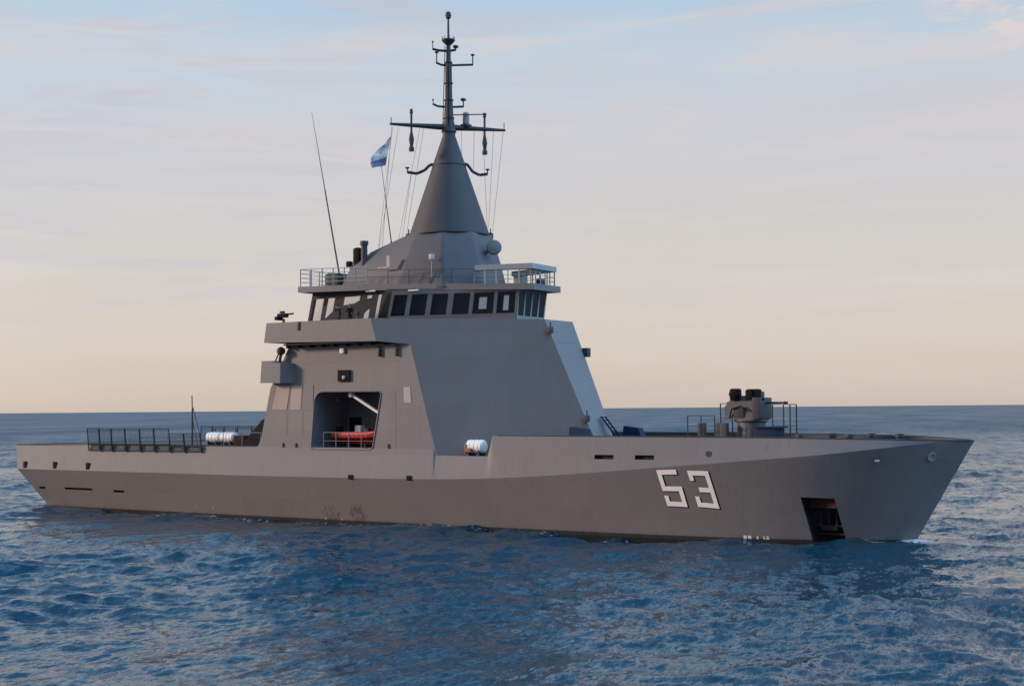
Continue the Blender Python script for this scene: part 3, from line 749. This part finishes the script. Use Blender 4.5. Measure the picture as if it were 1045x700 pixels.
# ---- mast house and conical mast
def ring_poly(pts, n):
    """resample a closed outline by angle about the mast axis"""
    out = []
    for i in range(n):
        a = 2 * math.pi * i / n; d = Vector((math.cos(a), math.sin(a)))
        best = None
        for (x0, y0), (x1, y1) in zip(pts, pts[1:] + pts[:1]):
            ex, ey = x1 - x0, y1 - y0; px, py = x0 - 3, y0
            den = d.x * ey - d.y * ex
            if abs(den) < 1e-9: continue
            t = (px * ey - py * ex) / den; s = (px * d.y - py * d.x) / den
            if t > 0 and -1e-6 <= s <= 1 + 1e-6: best = t if best is None else min(best, t)
        out.append((3 + d.x * best, d.y * best))
    return out
sym = lambda L_: [(x, y) for x, y in L_] + [(x, -y) for x, y in L_[::-1]]
P_R = [(18.5, [(-6.7, -2.6), (-5.2, -4.3), (1.4, -4.75), (5.4, -4.2), (7.5, -1.7)]),
       (20.6, [(-5.6, -2.3), (-4.4, -3.7), (1.7, -4.25), (5.0, -3.85), (6.95, -1.6)]),
       (21.9, [(-3.9, -1.8), (-2.8, -3.0), (1.9, -3.9), (4.8, -3.55), (6.6, -1.5)]),
       (23.02, [(-.5, -1.2), (.3, -2.5), (2.1, -3.35), (4.5, -3.05), (6.25, -1.4)])]
bm = bmesh.new(); rings = []
for z, L_ in P_R: rings.append([bm.verts.new((x, y, z)) for x, y in sym(L_)])
for A, B in zip(rings, rings[1:]):
    for i in range(len(A)): bm.faces.new((A[i], A[(i+1) % len(A)], B[(i+1) % len(A)], B[i]))
bm.faces.new(rings[0][::-1]); bm.faces.new(rings[-1])
ed = [e for e in bm.edges if abs(e.verts[0].co.z - e.verts[1].co.z) > .5]
bmesh.ops.bevel(bm, geom=ed, offset=.22, segments=3, affect='EDGES', profile=.5)
for f in bm.faces: f.smooth = True
bmesh.ops.recalc_face_normals(bm, faces=bm.faces)
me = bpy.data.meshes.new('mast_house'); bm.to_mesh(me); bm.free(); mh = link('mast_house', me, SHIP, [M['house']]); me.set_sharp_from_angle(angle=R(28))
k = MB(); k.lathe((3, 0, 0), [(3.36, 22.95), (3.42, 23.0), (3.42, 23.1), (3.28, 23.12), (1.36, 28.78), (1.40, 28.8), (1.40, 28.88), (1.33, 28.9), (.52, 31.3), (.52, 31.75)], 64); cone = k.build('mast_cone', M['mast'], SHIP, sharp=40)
E_ = Vector((.8384, .545, 0))
def mp(px, py): return Vector((3, 0, 31.6 + (135 - py) * .0814)) + E_ * ((px - 457) * .0795)
k = MB(); k.lathe((3, 0, 0), [(.62, 31.6), (.40, 32.6), (.34, 33.9), (.30, 34.4), (.27, 37.2), (.20, 37.6), (.17, 39.0), (.10, 39.4), (.08, 41.0)], 20); pole = k.build('mast_pole', M['mast'], SHIP, sharp=50)
for z, r in ((32.7, .46), (34.2, .40), (35.6, .36), (37.3, .33)):
    k = MB(); k.lathe((3, 0, z), [(r - .1, 0), (r, .01), (r, .09), (r - .1, .1)], 16); k.build('mast_flange', M['gear'], pole)
k = MB(); k.tube((2.7, -.45, 31.9), (2.85, -.27, 38.7), .035, n=5); k.tube((3.3, -.42, 31.9), (3.12, -.25, 37.0), .03, n=5); k.build('mast_cable', M['black'], pole)
k = MB(); k.lathe((3, 0, 40.95), [(.05, 0), (.2, .1), (.25, .35), (.2, .58), (.03, .68)], 14); k.build('masthead_light', M['gear'], pole)
k = MB(); k.lathe((3, 0, 38.75), [(.15, 0), (.35, .2), (.55, .42), (.55, .52), (.2, .54)], 20)
for i in range(8):
    a = i * math.pi / 4; k.tube((3 + .5 * math.cos(a), .5 * math.sin(a), 39.25), (3 + .5 * math.cos(a), .5 * math.sin(a), 39.5), .03)
k.build('crows_platform', M['gear'], pole)
def arm(name, segs, r, posts, parent):
    k = MB(); k.path([mp(*p) for p in segs], r)
    o = k.build(name, M['gear'], parent)
    for (x, y0, y1, kind) in posts:
        k = MB(); a, c = mp(x, y0), mp(x, y1)
        if kind == 'rod': k.tube(a, c, .035); k.lathe(c - Vector((0, 0, .05)), [(.06, 0), (.08, .06), (.06, .14)], 8)
        elif kind == 'lamp': k.tube(a, c, .05); k.box(c, (.34, .34, .22), bev=.05)
        elif kind == 'cap': k.tube(a, c, .05); k.lathe(c, [(.05, -.05), (.17, 0), (.17, .08), (.05, .1)], 10)
        k.build('mast_fitting', M['gear'], o)
    return o
arm('upper_arm', [(440.5, 50), (446, 51.5), (457, 52.5), (465, 51)], .10, [(440.8, 50, 43, 'rod'), (464.5, 51, 48, 'lamp')], pole)
arm('middle_arm', [(444, 64), (450, 66.5), (457, 67), (482.5, 66.5)], .09, [(444.8, 64, 54, 'cap'), (482, 66.5, 57, 'cap')], pole)
arm('lower_arm', [(440.5, 106), (446, 108.5), (457, 109.5), (472.5, 109)], .09, [(440.8, 106, 102, 'rod'), (472, 109, 102, 'lamp')], pole)
arm('antenna_boom', [(452, 117.5), (496, 117)], .045, [], pole)
# yard
yc = Vector((2.97, -.05, 32.0)); yd = Vector((6.3, 7.3, 0)).normalized()
k = MB(); k.tube(yc, yc - yd * 4.85 + Vector((0, 0, .05)), .26, .10); k.tube(yc, yc + yd * 4.85, .26, .10); yard = k.build('yard', M['gear'], SHIP)
for s in (-1, 1):
    p = yc + yd * s * 4.75; k = MB(); k.tube(p, p + Vector((0, 0, .6)), .035); k.build('yard_tip', M['gear'], yard)
    p = yc + yd * s * 3.08
    k = MB(); k.lathe(p, [(.09, 1.15), (.14, 1.2), (.14, 1.0), (.09, .95), (.09, -.5), (.14, -.7), (.22, -1.15), (.13, -1.7), (.22, -1.8), (.22, -2.1), (.05, -2.12)][::-1], 12)
    k.tube(p + Vector((0, 0, 1.1)), p + Vector((0, 0, 1.35)), .12); k.build('yard_antenna', M['gear'], yard)
p = yc + yd * 1.5; k = MB(); k.box(p + Vector((0, 0, .2)), (.7, .7, .25), bev=.05); k.build('radar_base', M['gear'], yard)
k = MB(); k.lathe(p + Vector((0, 0, .3)), [(.25, 0), (.28, .1), (.28, .95), (.1, 1.05)], 14); k.build('radar_drum', M['pale'], yard)
for sgn, seg in ((-1, [(443, 167), (437, 168), (432, 173), (424, 176.5), (414, 175)]), (1, [(470, 166), (476, 168), (481, 175), (488, 178.5), (496.5, 177.5)])):
    arm('curved_arm', seg, .12, [(seg[-1][0], seg[-1][1], seg[-1][1] - 4, 'cap')], cone)
k = MB(); p = mp(467, 160); k.tube(mp(461, 159), p, .12); k.box(p + Vector((0, 0, -.05)), (.45, .45, .2), bev=.04); k.build('mast_lamp_bracket', M['gear'], cone)
k = MB(); k.lathe(mp(467, 159), [(.18, 0), (.2, .1), (.2, .6), (.05, .7)], 12); k.build('mast_lamp', M['white'], cone)
for px, py in ((415, 240), (499, 240), (434, 241)):
    k = MB(); q = mp(px, py); k.box(q, (.35, .35, .5), bev=.05); k.tube(q, q + Vector((0, 0, .6)), .05); k.build('collar_lamp', M['gear'], cone)
# navigation radar disc on the front, exhaust pipe and sensors aft
k = MB(); c = Vector((7.6, -.2, 21.8)); k.tube((5.9, -.2, 21.2), c, .16); k.lathe(c - E_ * .1, [(.1, -.3), (.55, -.2), (.62, 0), (.55, .2), (.2, .3)], 20, Vector((.55, -.83, .1))); k.build('radar_disc', M['grey'], mh)
k = MB(); k.lathe((-3.0, -3.6, 0), [(.26, 19.6), (.26, 22.4), (.34, 22.42), (.34, 22.75), (.05, 22.76)], 14); k.build('exhaust_pipe', M['mast'], mh)
k = MB(); k.box((-4.0, -3.2, 21.55), (.7, .6, 1.55), bev=.22); k.tube((-4.0, -3.2, 20.2), (-4.0, -3.2, 21.), .2); k.tube((-4.9, -3.2, 20.9), (-4.2, -3.2, 20.5), .2); k.box((-4.9, -3.2, 21.0), (.4, .5, .5), bev=.1); k.build('sensor_head', M['black'], mh)
k = MB(); k.box((-6.3, -3.0, 19.6), (1.5, 1.8, 1.4), bev=.2); k.build('ventilator', M['gear'], mh)
k = MB(); k.box((-.2, -4.75, 20.3), (1.0, .1, .1)); k.box((.4, -4.75, 20.75), (.3, .12, .9)); k.build('house_ladder', M['pale'], mh)
k = MB(); q = Vector((4.35, -4.3, 20.9)); k.box(q, (.4, .3, .45), bev=.06); k.tube(q, q + Vector((0, -.1, -1.6)), .03); k.build('house_lamp', M['pale'], mh)
# whip antennas and halyards
def whip(name, a, c, r0, r1, base):
    k = MB(); a, c = Vector(a), Vector(c); m_ = a.lerp(c, .52); m_ += Vector((.25, 0, 0)) * 0
    k.tube(a, m_, r0, r0 * .7, 6); k.tube(m_, c, r0 * .55, r1, 6); k.tube(a - Vector((0, 0, base)), a, r0 * 1.8, n=8); k.build(name, M['gear'], roof)
whip('whip_antenna', (-6.15, -3, 20.2), (-9.18, -3, 34.3), .075, .014, 1.4)
whip('whip_antenna', (-1.3, -2.2, 22.7), (-2.35, -2.2, 29.4), .05, .02, .9)
k = MB()
hal = [((399, 129), (384, 250)), ((405, 129), (383, 262)), ((427, 131), (404, 246)), ((431, 131), (413, 236)), ((470, 132), (470, 160)), ((483, 133), (482, 176)), ((503, 133), (497, 232)), ((513, 134), (501, 236)), ((492, 134), (496, 240)), ((418, 178), (408, 244)), ((442, 168), (442, 288))]
for a, c in hal: k.tube(mp(*a), mp(*c), .013, n=4)
k.build('signal_halyard', M['gear'], cone)

# ---- forecastle: gun, its platform, blue lockers
gun = empty('deck_gun', (29.1, 0, 6.12), parent=SHIP)
def gk(): return MB()
k = gk(); k.lathe((0, 0, 0), [(1.25, 0), (1.25, .35), (1.05, .5), (1.0, 1.75), (1.2, 1.85), (1.2, 1.95)], 28); k.build('gun_pedestal', M['house'], gun)
k = gk()
k.loft([(-1.55, -1.05, 1.95), (.95, -1.05, 1.95), (.95, 1.05, 1.95), (-1.55, 1.05, 1.95)], [(-1.5, -.85, 3.2), (.75, -.85, 3.3), (.75, .85, 3.3), (-1.5, .85, 3.2)])
k.loft([(-1.45, -.8, 3.18), (.6, -.8, 3.28), (.6, .8, 3.28), (-1.45, .8, 3.18)], [(-.9, -.6, 3.62), (.4, -.6, 3.66), (.4, .6, 3.66), (-.9, .6, 3.62)])
k.build('gun_house', M['house'], gun)
k = gk(); k.box((.85, -.1, 2.75), (.6, 2.2, 1.5), bev=.08); k.box((.75, -.6, 3.55), (.8, .7, .75), bev=.12); k.build('gun_cradle', M['gear'], gun)
k = gk(); k.box((-.85, -.75, 3.72), (.75, .6, .85), bev=.16); k.lathe((-.85, -1.0, 3.75), [(.3, 0), (.3, .25), (.1, .3)], 14, (0, -1, 0)); k.build('gun_sight', M['black'], gun)
k = gk(); k.box((.55, -.85, 3.72), (1.15, .5, .75), bev=.2); k.lathe((.4, -1.1, 3.85), [(.2, 0), (.2, .1), (.05, .12)], 12, (0, -1, 0)); k.build('ammunition_box', M['black'], gun)
k = gk()
k.path([(-1.2, -1.08, 2.1), (-1.0, -1.14, 2.7), (-.3, -1.12, 2.9), (.3, -1.14, 2.5)], .05); k.build('gun_cable', M['black'], gun)
k = gk(); k.box((-.5, -1.02, 2.45), (.75, .12, .7), bev=.03); k.build('gun_hatch', M['gear'], gun)
k = gk(); k.box((-1.6, 0, 2.5), (.35, 1.2, .9), bev=.06); k.build('gun_counterweight', M['gear'], gun)
k = gk()
for z in (.55, .95, 1.35): k.tube((-.9, -1.2, z), (-.4, -1.25, z), .025, n=5)
k.tube((-.9, -1.2, .1), (-.9, -1.2, 1.6), .025, n=5); k.tube((-.4, -1.25, .1), (-.4, -1.25, 1.6), .025, n=5); k.build('gun_step', M['gear'], gun)
k = gk(); k.tube((.9, -.1, 3.12), (2.55, -.1, 3.12), .10, .06, 10); k.tube((2.5, -.1, 3.12), (2.75, -.1, 3.12), .09, n=10); k.build('gun_barrel', M['gear'], gun)
k = MB(); k.box((30.7, -.9, 6.85), (1.9, .9, 1.3), bev=.05); k.box((30.9, -.9, 7.55), (2.0, 1.2, .12)); k.build('gun_locker', M['blue'], gun).matrix_parent_inverse = Matrix.Translation((-29.1, 0, -6.12))
fd = empty('forecastle_fittings', parent=SHIP)
k = MB(); k.rail([(24.9, -1.6, 6.12), (27.0, -1.6, 6.12)], 2.25, .03, 3, 1.0, .045); k.build('gun_platform_railing', M['gear'], fd)
k = MB(); k.rail([(26.2, 1.2, 6.12), (28.0, 1.2, 6.12)], 3.1, .03, 3, .9, .05); k.build('gun_platform_railing', M['gear'], fd)
k = MB(); k.rail([(31.1, -1.0, 6.12), (31.9, -1.0, 6.12), (31.9, 1.4, 6.12)], 3.0, .03, 2, 1.6, .05); k.build('gun_platform_railing', M['gear'], fd)
for x, y in ((25.7, -.9), (26.9, -.6), (27.6, -1.3)):
    k = MB(); k.box((x, y, 7.0), (.5, .5, 1.7), bev=.05); k.build('ready_use_locker', M['mast'], fd)
for x, y, l in ((17.4, -3.6, 2.0), (19.4, .9, 1.9)):
    k = MB(); k.loft([(x - l/2, y - .5, 6.12), (x + l/2, y - .5, 6.12), (x + l/2, y + .5, 6.12), (x - l/2, y + .5, 6.12)], [(x - l/2 + .1, y - .35, 7.62), (x + l/2 - .55, y - .35, 7.45), (x + l/2 - .55, y + .35, 7.45), (x - l/2 + .1, y + .35, 7.62)]); k.build('deck_locker', M['blue'], fd)
for x, y in ((33.5, -2.2), (34.6, 1.2), (36.6, -1.2), (37.4, .8), (39.6, 0)):
    k = MB(); k.lathe((x, y, 6.12), [(.35, 0), (.22, .12), (.2, .7), (.3, .78), (.3, .98), (.05, 1.0)], 14); k.build('mooring_bollard', M['gear'], fd)

# ---- flight deck: nets, ensign staff, guard wire
aft = empty('flight_deck_fittings', parent=SHIP)
nx = [-32.6, -31.0, -29.4, -27.6, -25.7, -23.9, -22.0, -20.2, -18.2]
for sg in (1, -1):
    for i in range(8):
        a, c = nx[i] + .04, nx[i+1] - .04; zt = 7.5 if i < 6 else 7.1
        k = MB(); y0, y1 = -6.86 * sg, -7.05 * sg
        A0, C0, A1, C1 = Vector((a, y0, 5.55)), Vector((c, y0, 5.55)), Vector((a, y1, zt)), Vector((c, y1, zt))
        k.tube(A0, A1, .05, n=5); k.tube(C0, C1, .05, n=5); k.tube(A1, C1, .035, n=5); k.tube(A0.lerp(A1, .3), C0.lerp(C1, .3), .05, n=5); k.tube(A0, C0, .06, n=5)
        for j in range(1, 11): f = j / 11; k.tube(A0.lerp(C0, f), A1.lerp(C1, f), .013, n=4)
        for j in range(1, 11): f = j / 11; k.tube(A0.lerp(A1, f), C0.lerp(C1, f), .013, n=4)
        k.box((c - .02, y0 + .02 * sg, 5.72), (.22, .3, .5)); k.build('safety_net', M['net'], aft)
k = MB(); k.tube((-19.9, -6.3, 6.0), (-19.9, -6.3, 9.2), .09, .07); k.tube((-19.9, -6.3, 9.1), (-19.95, -6.3, 10.35), .045); k.tube((-19.8, -6.3, 9.3), (-18.7, -6.3, 6.1), .035); k.tube((-19.9, -6.3, 8.3), (-19.2, -6.3, 6.1), .03); k.build('ensign_staff', M['gear'], aft)
k = MB(); k.rail([(-18.1, -6.5, 6.02), (-11.7, -6.5, 6.02)], 1.15, .018, 1, 2.1, .03); k.rail([(-18.1, 6.5, 6.02), (-11.7, 6.5, 6.02)], 1.15, .018, 2, 2.1, .03); k.build('guard_wire', M['pale'], aft)
k = MB(); k.rail([(-20.5, -3.0, 6.05), (-15.5, -3.0, 6.05)], 1.45, .05, 1, 2.4, .05); k.build('raft_rack', M['gear'], aft)
k = MB(); k.box((-16.1, -4.0, 6.45), (1.3, 1.1, .85), bev=.08); k.build('hose_locker', M['rust'], aft)
k = MB()
k.loft([(-15.4, -5.2, 6.0), (-12.4, -5.2, 6.0), (-12.4, -3.4, 6.0), (-15.4, -3.4, 6.0)], [(-13.6, -4.9, 7.6), (-12.6, -4.9, 7.9), (-12.6, -3.7, 7.9), (-13.6, -3.7, 7.6)])
k.build('covered_winch', M['tarp'], aft)
k = MB(); k.tube((-14.6, -4.4, 6.9), (-13.2, -4.4, 8.15), .28, .2, 10); k.box((-13.0, -4.4, 7.9), (.9, .7, .6), bev=.12); k.build('winch_boom', M['black'], aft)
# ---- boat bay: davit and rail belong to the ship
dv = empty('davit', parent=SHIP)
k = MB(); k.tube((-2.46, -5.9, 10.2), (.42, -5.9, 8.68), .13, n=10); k.lathe((-2.46, -5.7, 10.2), [(.2, 0), (.2, .4), (.05, .42)], 12, (0, -1, 0)); k.build('davit_arm', M['white'], dv)
k = MB(); k.box((.6, -4.6, 8.1), (.35, .5, 4.5), bev=.04); k.tube((-4.3, -5.6, 10.1), (-3.9, -5.6, 9.6), .1); k.build('davit_post', M['mast'], dv)
k = MB(); k.rail([(-4.9, -6.5, 5.86), (.3, -6.5, 5.86)], 1.35, .018, 2, 1.3, .035); k.build('bay_railing', M['pale'], dv)
k = MB(); k.box((-.4, -2.46, 8.1), (2.6, .1, 4.4)); k.build('bay_bulkhead', M['grey'], dv)
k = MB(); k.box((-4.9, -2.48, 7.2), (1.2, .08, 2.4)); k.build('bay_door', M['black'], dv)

# ================================================================= separate things
# rigid inflatable boat in the bay
boat = tag(empty('inflatable_boat', (-1.8, -4.6, 0)), 'orange rigid inflatable boat stowed inside the open boat bay', 'inflatable boat')
k = MB(); tp = [(-2.9, -.85, 6.95), (.4, -.85, 6.97), (1.3, -.80, 7.06), (2.0, -.58, 7.25), (2.5, -.2, 7.45), (2.62, 0, 7.5), (2.5, .2, 7.45), (2.0, .58, 7.25), (1.3, .80, 7.06), (.4, .85, 6.97), (-2.9, .85, 6.95)]
for a, c in zip(tp, tp[1:]): k.tube(a, c, .27, n=14)
for p in tp[1:-1]: k.lathe(Vector(p) - Vector((0, 0, .27)), [(.05, 0), (.19, .08), (.27, .27), (.19, .46), (.05, .54)], 14)
k.lathe((-2.9, -.85, 6.95), [(.27, 0), (.2, .15), (.03, .28)], 14, (-1, 0, 0)); k.build('boat_tube', M['orange'], boat)
k = MB(); k.loft([(-2.8, -.75, 6.85), (1.2, -.75, 6.9), (2.3, 0, 7.2), (1.2, .75, 6.9), (-2.8, .75, 6.85)], [(-2.8, -.12, 6.2), (1.1, -.12, 6.2), (1.9, 0, 6.55), (1.1, .12, 6.2), (-2.8, .12, 6.2)]); k.build('boat_hull', M['boatlow'], boat)
k = MB()
for q0, q1 in zip(tp[:6], tp[1:6]):
    a, c = Vector(q0) + Vector((0, -.275, .02)), Vector(q1) + Vector((0, -.275, .02)); k.tube(a, c, .035, n=5)
k.build('rubbing_strake', M['black'], boat)
k = MB()
for i in range(8):
    x = -2.7 + i * .45; k.path([(x, -1.08, 7.08), (x + .22, -1.14, 6.93), (x + .45, -1.08, 7.08)], .014, 4)
k.build('grab_line', M['white'], boat)
k = MB(); k.box((-.1, 0, 7.25), (.5, .5, .5), bev=.08); k.box((-1.9, 0, 7.2), (.6, 1.0, .35), bev=.06); k.build('boat_seat', M['gear'], boat)
k = MB(); k.box((-.9, 0, 7.35), (.6, .6, .8), bev=.08); k.build('boat_console', M['white'], boat)
k = MB(); k.box((-3.0, 0, 7.2), (.45, .45, .9), bev=.1); k.build('outboard_engine', M['black'], boat)
k = MB(); k.box((-1.6, 0, 6.05), (.3, 1.2, .42)); k.box((1.0, 0, 6.05), (.3, 1.2, .42)); k.build('boat_chock', M['gear'], boat)

# life raft canisters
def canister(loc, label, group, length, rad, cradle=True):
    t = tag(empty('life_raft_canister', loc), label, 'life raft', group)
    k = MB(); L2 = length / 2
    k.lathe((0, 0, rad + .18), [(.05, -L2), (rad * .8, -L2 + .02), (rad, -L2 + .12), (rad, -.05), (rad + .03, -.04), (rad + .03, .04), (rad, .05), (rad, L2 - .12), (rad * .8, L2 - .02), (.05, L2)], 24, (1, 0, 0)); k.build('canister_shell', M['white'], t)
    k = MB()
    for x in (-L2 * .5, L2 * .5): k.lathe((x, 0, rad + .18), [(rad + .012, -.05), (rad + .02, -.04), (rad + .02, .04), (rad + .012, .05)], 24, (1, 0, 0))
    k.build('canister_strap', M['white'], t)
    k = MB()
    for x in (-L2 * .6, L2 * .6): k.box((x, 0, .12), (.12, rad * 1.7, .28)); k.box((x, -rad * .8, .25), (.1, .1, .5)); k.box((x, rad * .8, .25), (.1, .1, .5))
    k.build('canister_cradle', M['gear'], t)
    return t
canister((-19.5, -4.0, 6.03), 'white life raft canister on the flight deck, the one nearer the ensign staff', 'life rafts on the flight deck', 1.62, .47)
canister((-17.8, -4.0, 6.03), 'white life raft canister on the flight deck, the one nearer the brown locker', 'life rafts on the flight deck', 1.62, .47)
lr = canister((9.72, -6.1, 5.5), 'white life raft canister alone in the bulwark notch below the bridge', None, 1.5, .5)
k = MB(); k.box((-.66, -.46, .52), (.16, .2, .7), bev=.04); k.box((-.35, -.52, .42), (.5, .12, .3), bev=.03); k.build('release_gear', M['redband'], lr)

# flag on the halyard
def build_flag():
    t = tag(empty('flag'), 'small blue and white striped flag hanging from the yard halyard', 'flag')
    A, B = mp(397.5, 138), mp(391.5, 168)
    bm = bmesh.new(); NU, NV = 14, 18; g = []
    for j in range(NV + 1):
        row = []
        for i in range(NU + 1):
            u, v = i / NU, j / NV
            p = A.lerp(B, v) - E_ * (1.15 * u * (.25 + .95 * math.sin(math.pi * min(1, v * .62 + .12)))) + Vector((0, 0, -.85 * u * (1 - .75 * v)))
            p += Vector((.545, -.838, 0)) * (.16 * math.sin(7 * u + 3 * v) * u + .07 * math.sin(12 * v + 2 * u))
            row.append(bm.verts.new(p))
        g.append(row)
    for j in range(NV):
        for i in range(NU):
            f = bm.faces.new((g[j][i], g[j+1][i], g[j+1][i+1], g[j][i+1])); f.smooth = True
            f.material_index = 1 if 2 <= j < 13 else 0
            if 7 <= j < 9 and 6 <= i <= 7: f.material_index = 2
    me = bpy.data.meshes.new('flag_cloth'); bm.to_mesh(me); bm.free(); link('flag_cloth', me, t, [M['sky'], M['fwhite'], M['fgold']])
    k = MB(); k.tube(mp(398, 128), mp(388, 250), .014, n=4); k.build('flag_halyard', M['gear'], t)
build_flag()

# two crew on the bridge wing
def person(loc, rz, label, lean, arm_up, jacket):
    t = tag(empty('person', loc, rz), label, 'person', None)
    V, Ed, Rd = [], [], []
    def v(p, r, par=None):
        V.append(p); Rd.append(r)
        if par is not None: Ed.append((par, len(V) - 1))
        return len(V) - 1
    pel = v((0, 0, .95), .15); sp_ = v((.02, 0, 1.15), .135, pel); ch = v((.04 + lean * .3, 0, 1.36), .165, sp_); nk = v((.05 + lean * .5, 0, 1.52), .06, ch)
    for s in (-1, 1):
        h = v((0, s * .10, .88), .095, pel); kn = v((.03, s * .11, .5), .062, h); an = v((-.01, s * .11, .09), .045, kn); v((.16, s * .12, .04), .038, an)
        sh = v((.04 + lean * .35, s * .19, 1.43), .068, ch)
        if arm_up: el = v((.25 + lean * .4, s * .26, 1.26), .05, sh); wr = v((.27 + lean * .4, s * .08, 1.5), .033, el)
        else: el = v((.06 + lean * .3, s * .27, 1.16), .05, sh); wr = v((.28, s * .22, 1.02), .033, el)
    me = bpy.data.meshes.new('person'); me.from_pydata(V, Ed, []); o = bpy.data.objects.new('body', me); COL.objects.link(o)
    o.modifiers.new('skin', 'SKIN'); sv = me.skin_vertices[0].data
    for i, r in enumerate(Rd): sv[i].radius = (r, r)
    sv[0].use_root = True
    sb = o.modifiers.new('sub', 'SUBSURF'); sb.levels = 2; sb.render_levels = 2
    bpy.context.view_layer.update()
    nm = bpy.data.meshes.new_from_object(o.evaluated_get(bpy.context.evaluated_depsgraph_get()))
    bpy.data.objects.remove(o); bpy.data.meshes.remove(me)
    for p in nm.polygons: p.use_smooth = True
    nm.materials.clear(); link('clothing', nm, t, [jacket])
    hx = .07 + lean * .6
    k = MB(); k.lathe((hx, 0, 1.5), [(.05, 0), (.055, .06), (.075, .09), (.092, .15), (.092, .2), (.07, .26), (.02, .29)], 16); k.box((hx + .09, 0, 1.66), (.04, .03, .05), bev=.01)
    for s in (-1, 1):
        k.box((hx, s * .093, 1.665), (.04, .02, .06), bev=.006)
        w = Vector((.27 + lean * .4, s * .08, 1.5)) if arm_up else Vector((.28, s * .22, 1.02))
        d = Vector((.02, -s * .01, .09)) if arm_up else Vector((.09, 0, -.02))
        k.tube(w, w + d, .034, .04, 8)
        for f in range(4): q = w + d + Vector((0, (f - 1.5) * .02, 0)); k.tube(q, q + d * (.75 + .1 * (f in (1, 2))), .010, .008, 6)
        k.tube(w + d * .4, w + d * .8 + Vector((0, -s * .05, 0)), .011, .009, 6)
    hd = k.build('head_and_hands', M['skin'], t)
    k = MB(); k.lathe((hx - .012, 0, 1.655), [(.098, -.03), (.104, .03), (.092, .1), (.05, .145), (.01, .15)], 16); k.build('cap', M['cloth'], hd)
    if arm_up:
        k = MB()
        for s in (-1, 1): k.tube((hx + .09, s * .035, 1.68), (hx + .25, s * .045, 1.68), .032, .042, 8)
        k.build('binoculars', M['black'], t)
    return t
k = MB(); k.box((-2.4, -6.7, 15.42), (2.6, 1.3, .34)); k.build('lookout_platform', M['deck'], bdk)
person((-3.0, -6.75, 15.59), -1.9, 'person in dark clothes on the bridge wing holding binoculars up', .0, True, M['cloth'])
person((-2.0, -6.6, 15.59), -1.2, 'person in dark clothes leaning on the bridge wing bulwark, right of the one with binoculars', .12, False, M['tarp'])
k = MB(); k.lathe((-.9, -7.0, 15.25), [(.16, 0), (.1, .1), (.09, 1.2), (.2, 1.25), (.2, 1.5), (.05, 1.55)], 12); k.build('bearing_repeater', M['gear'], bdk)
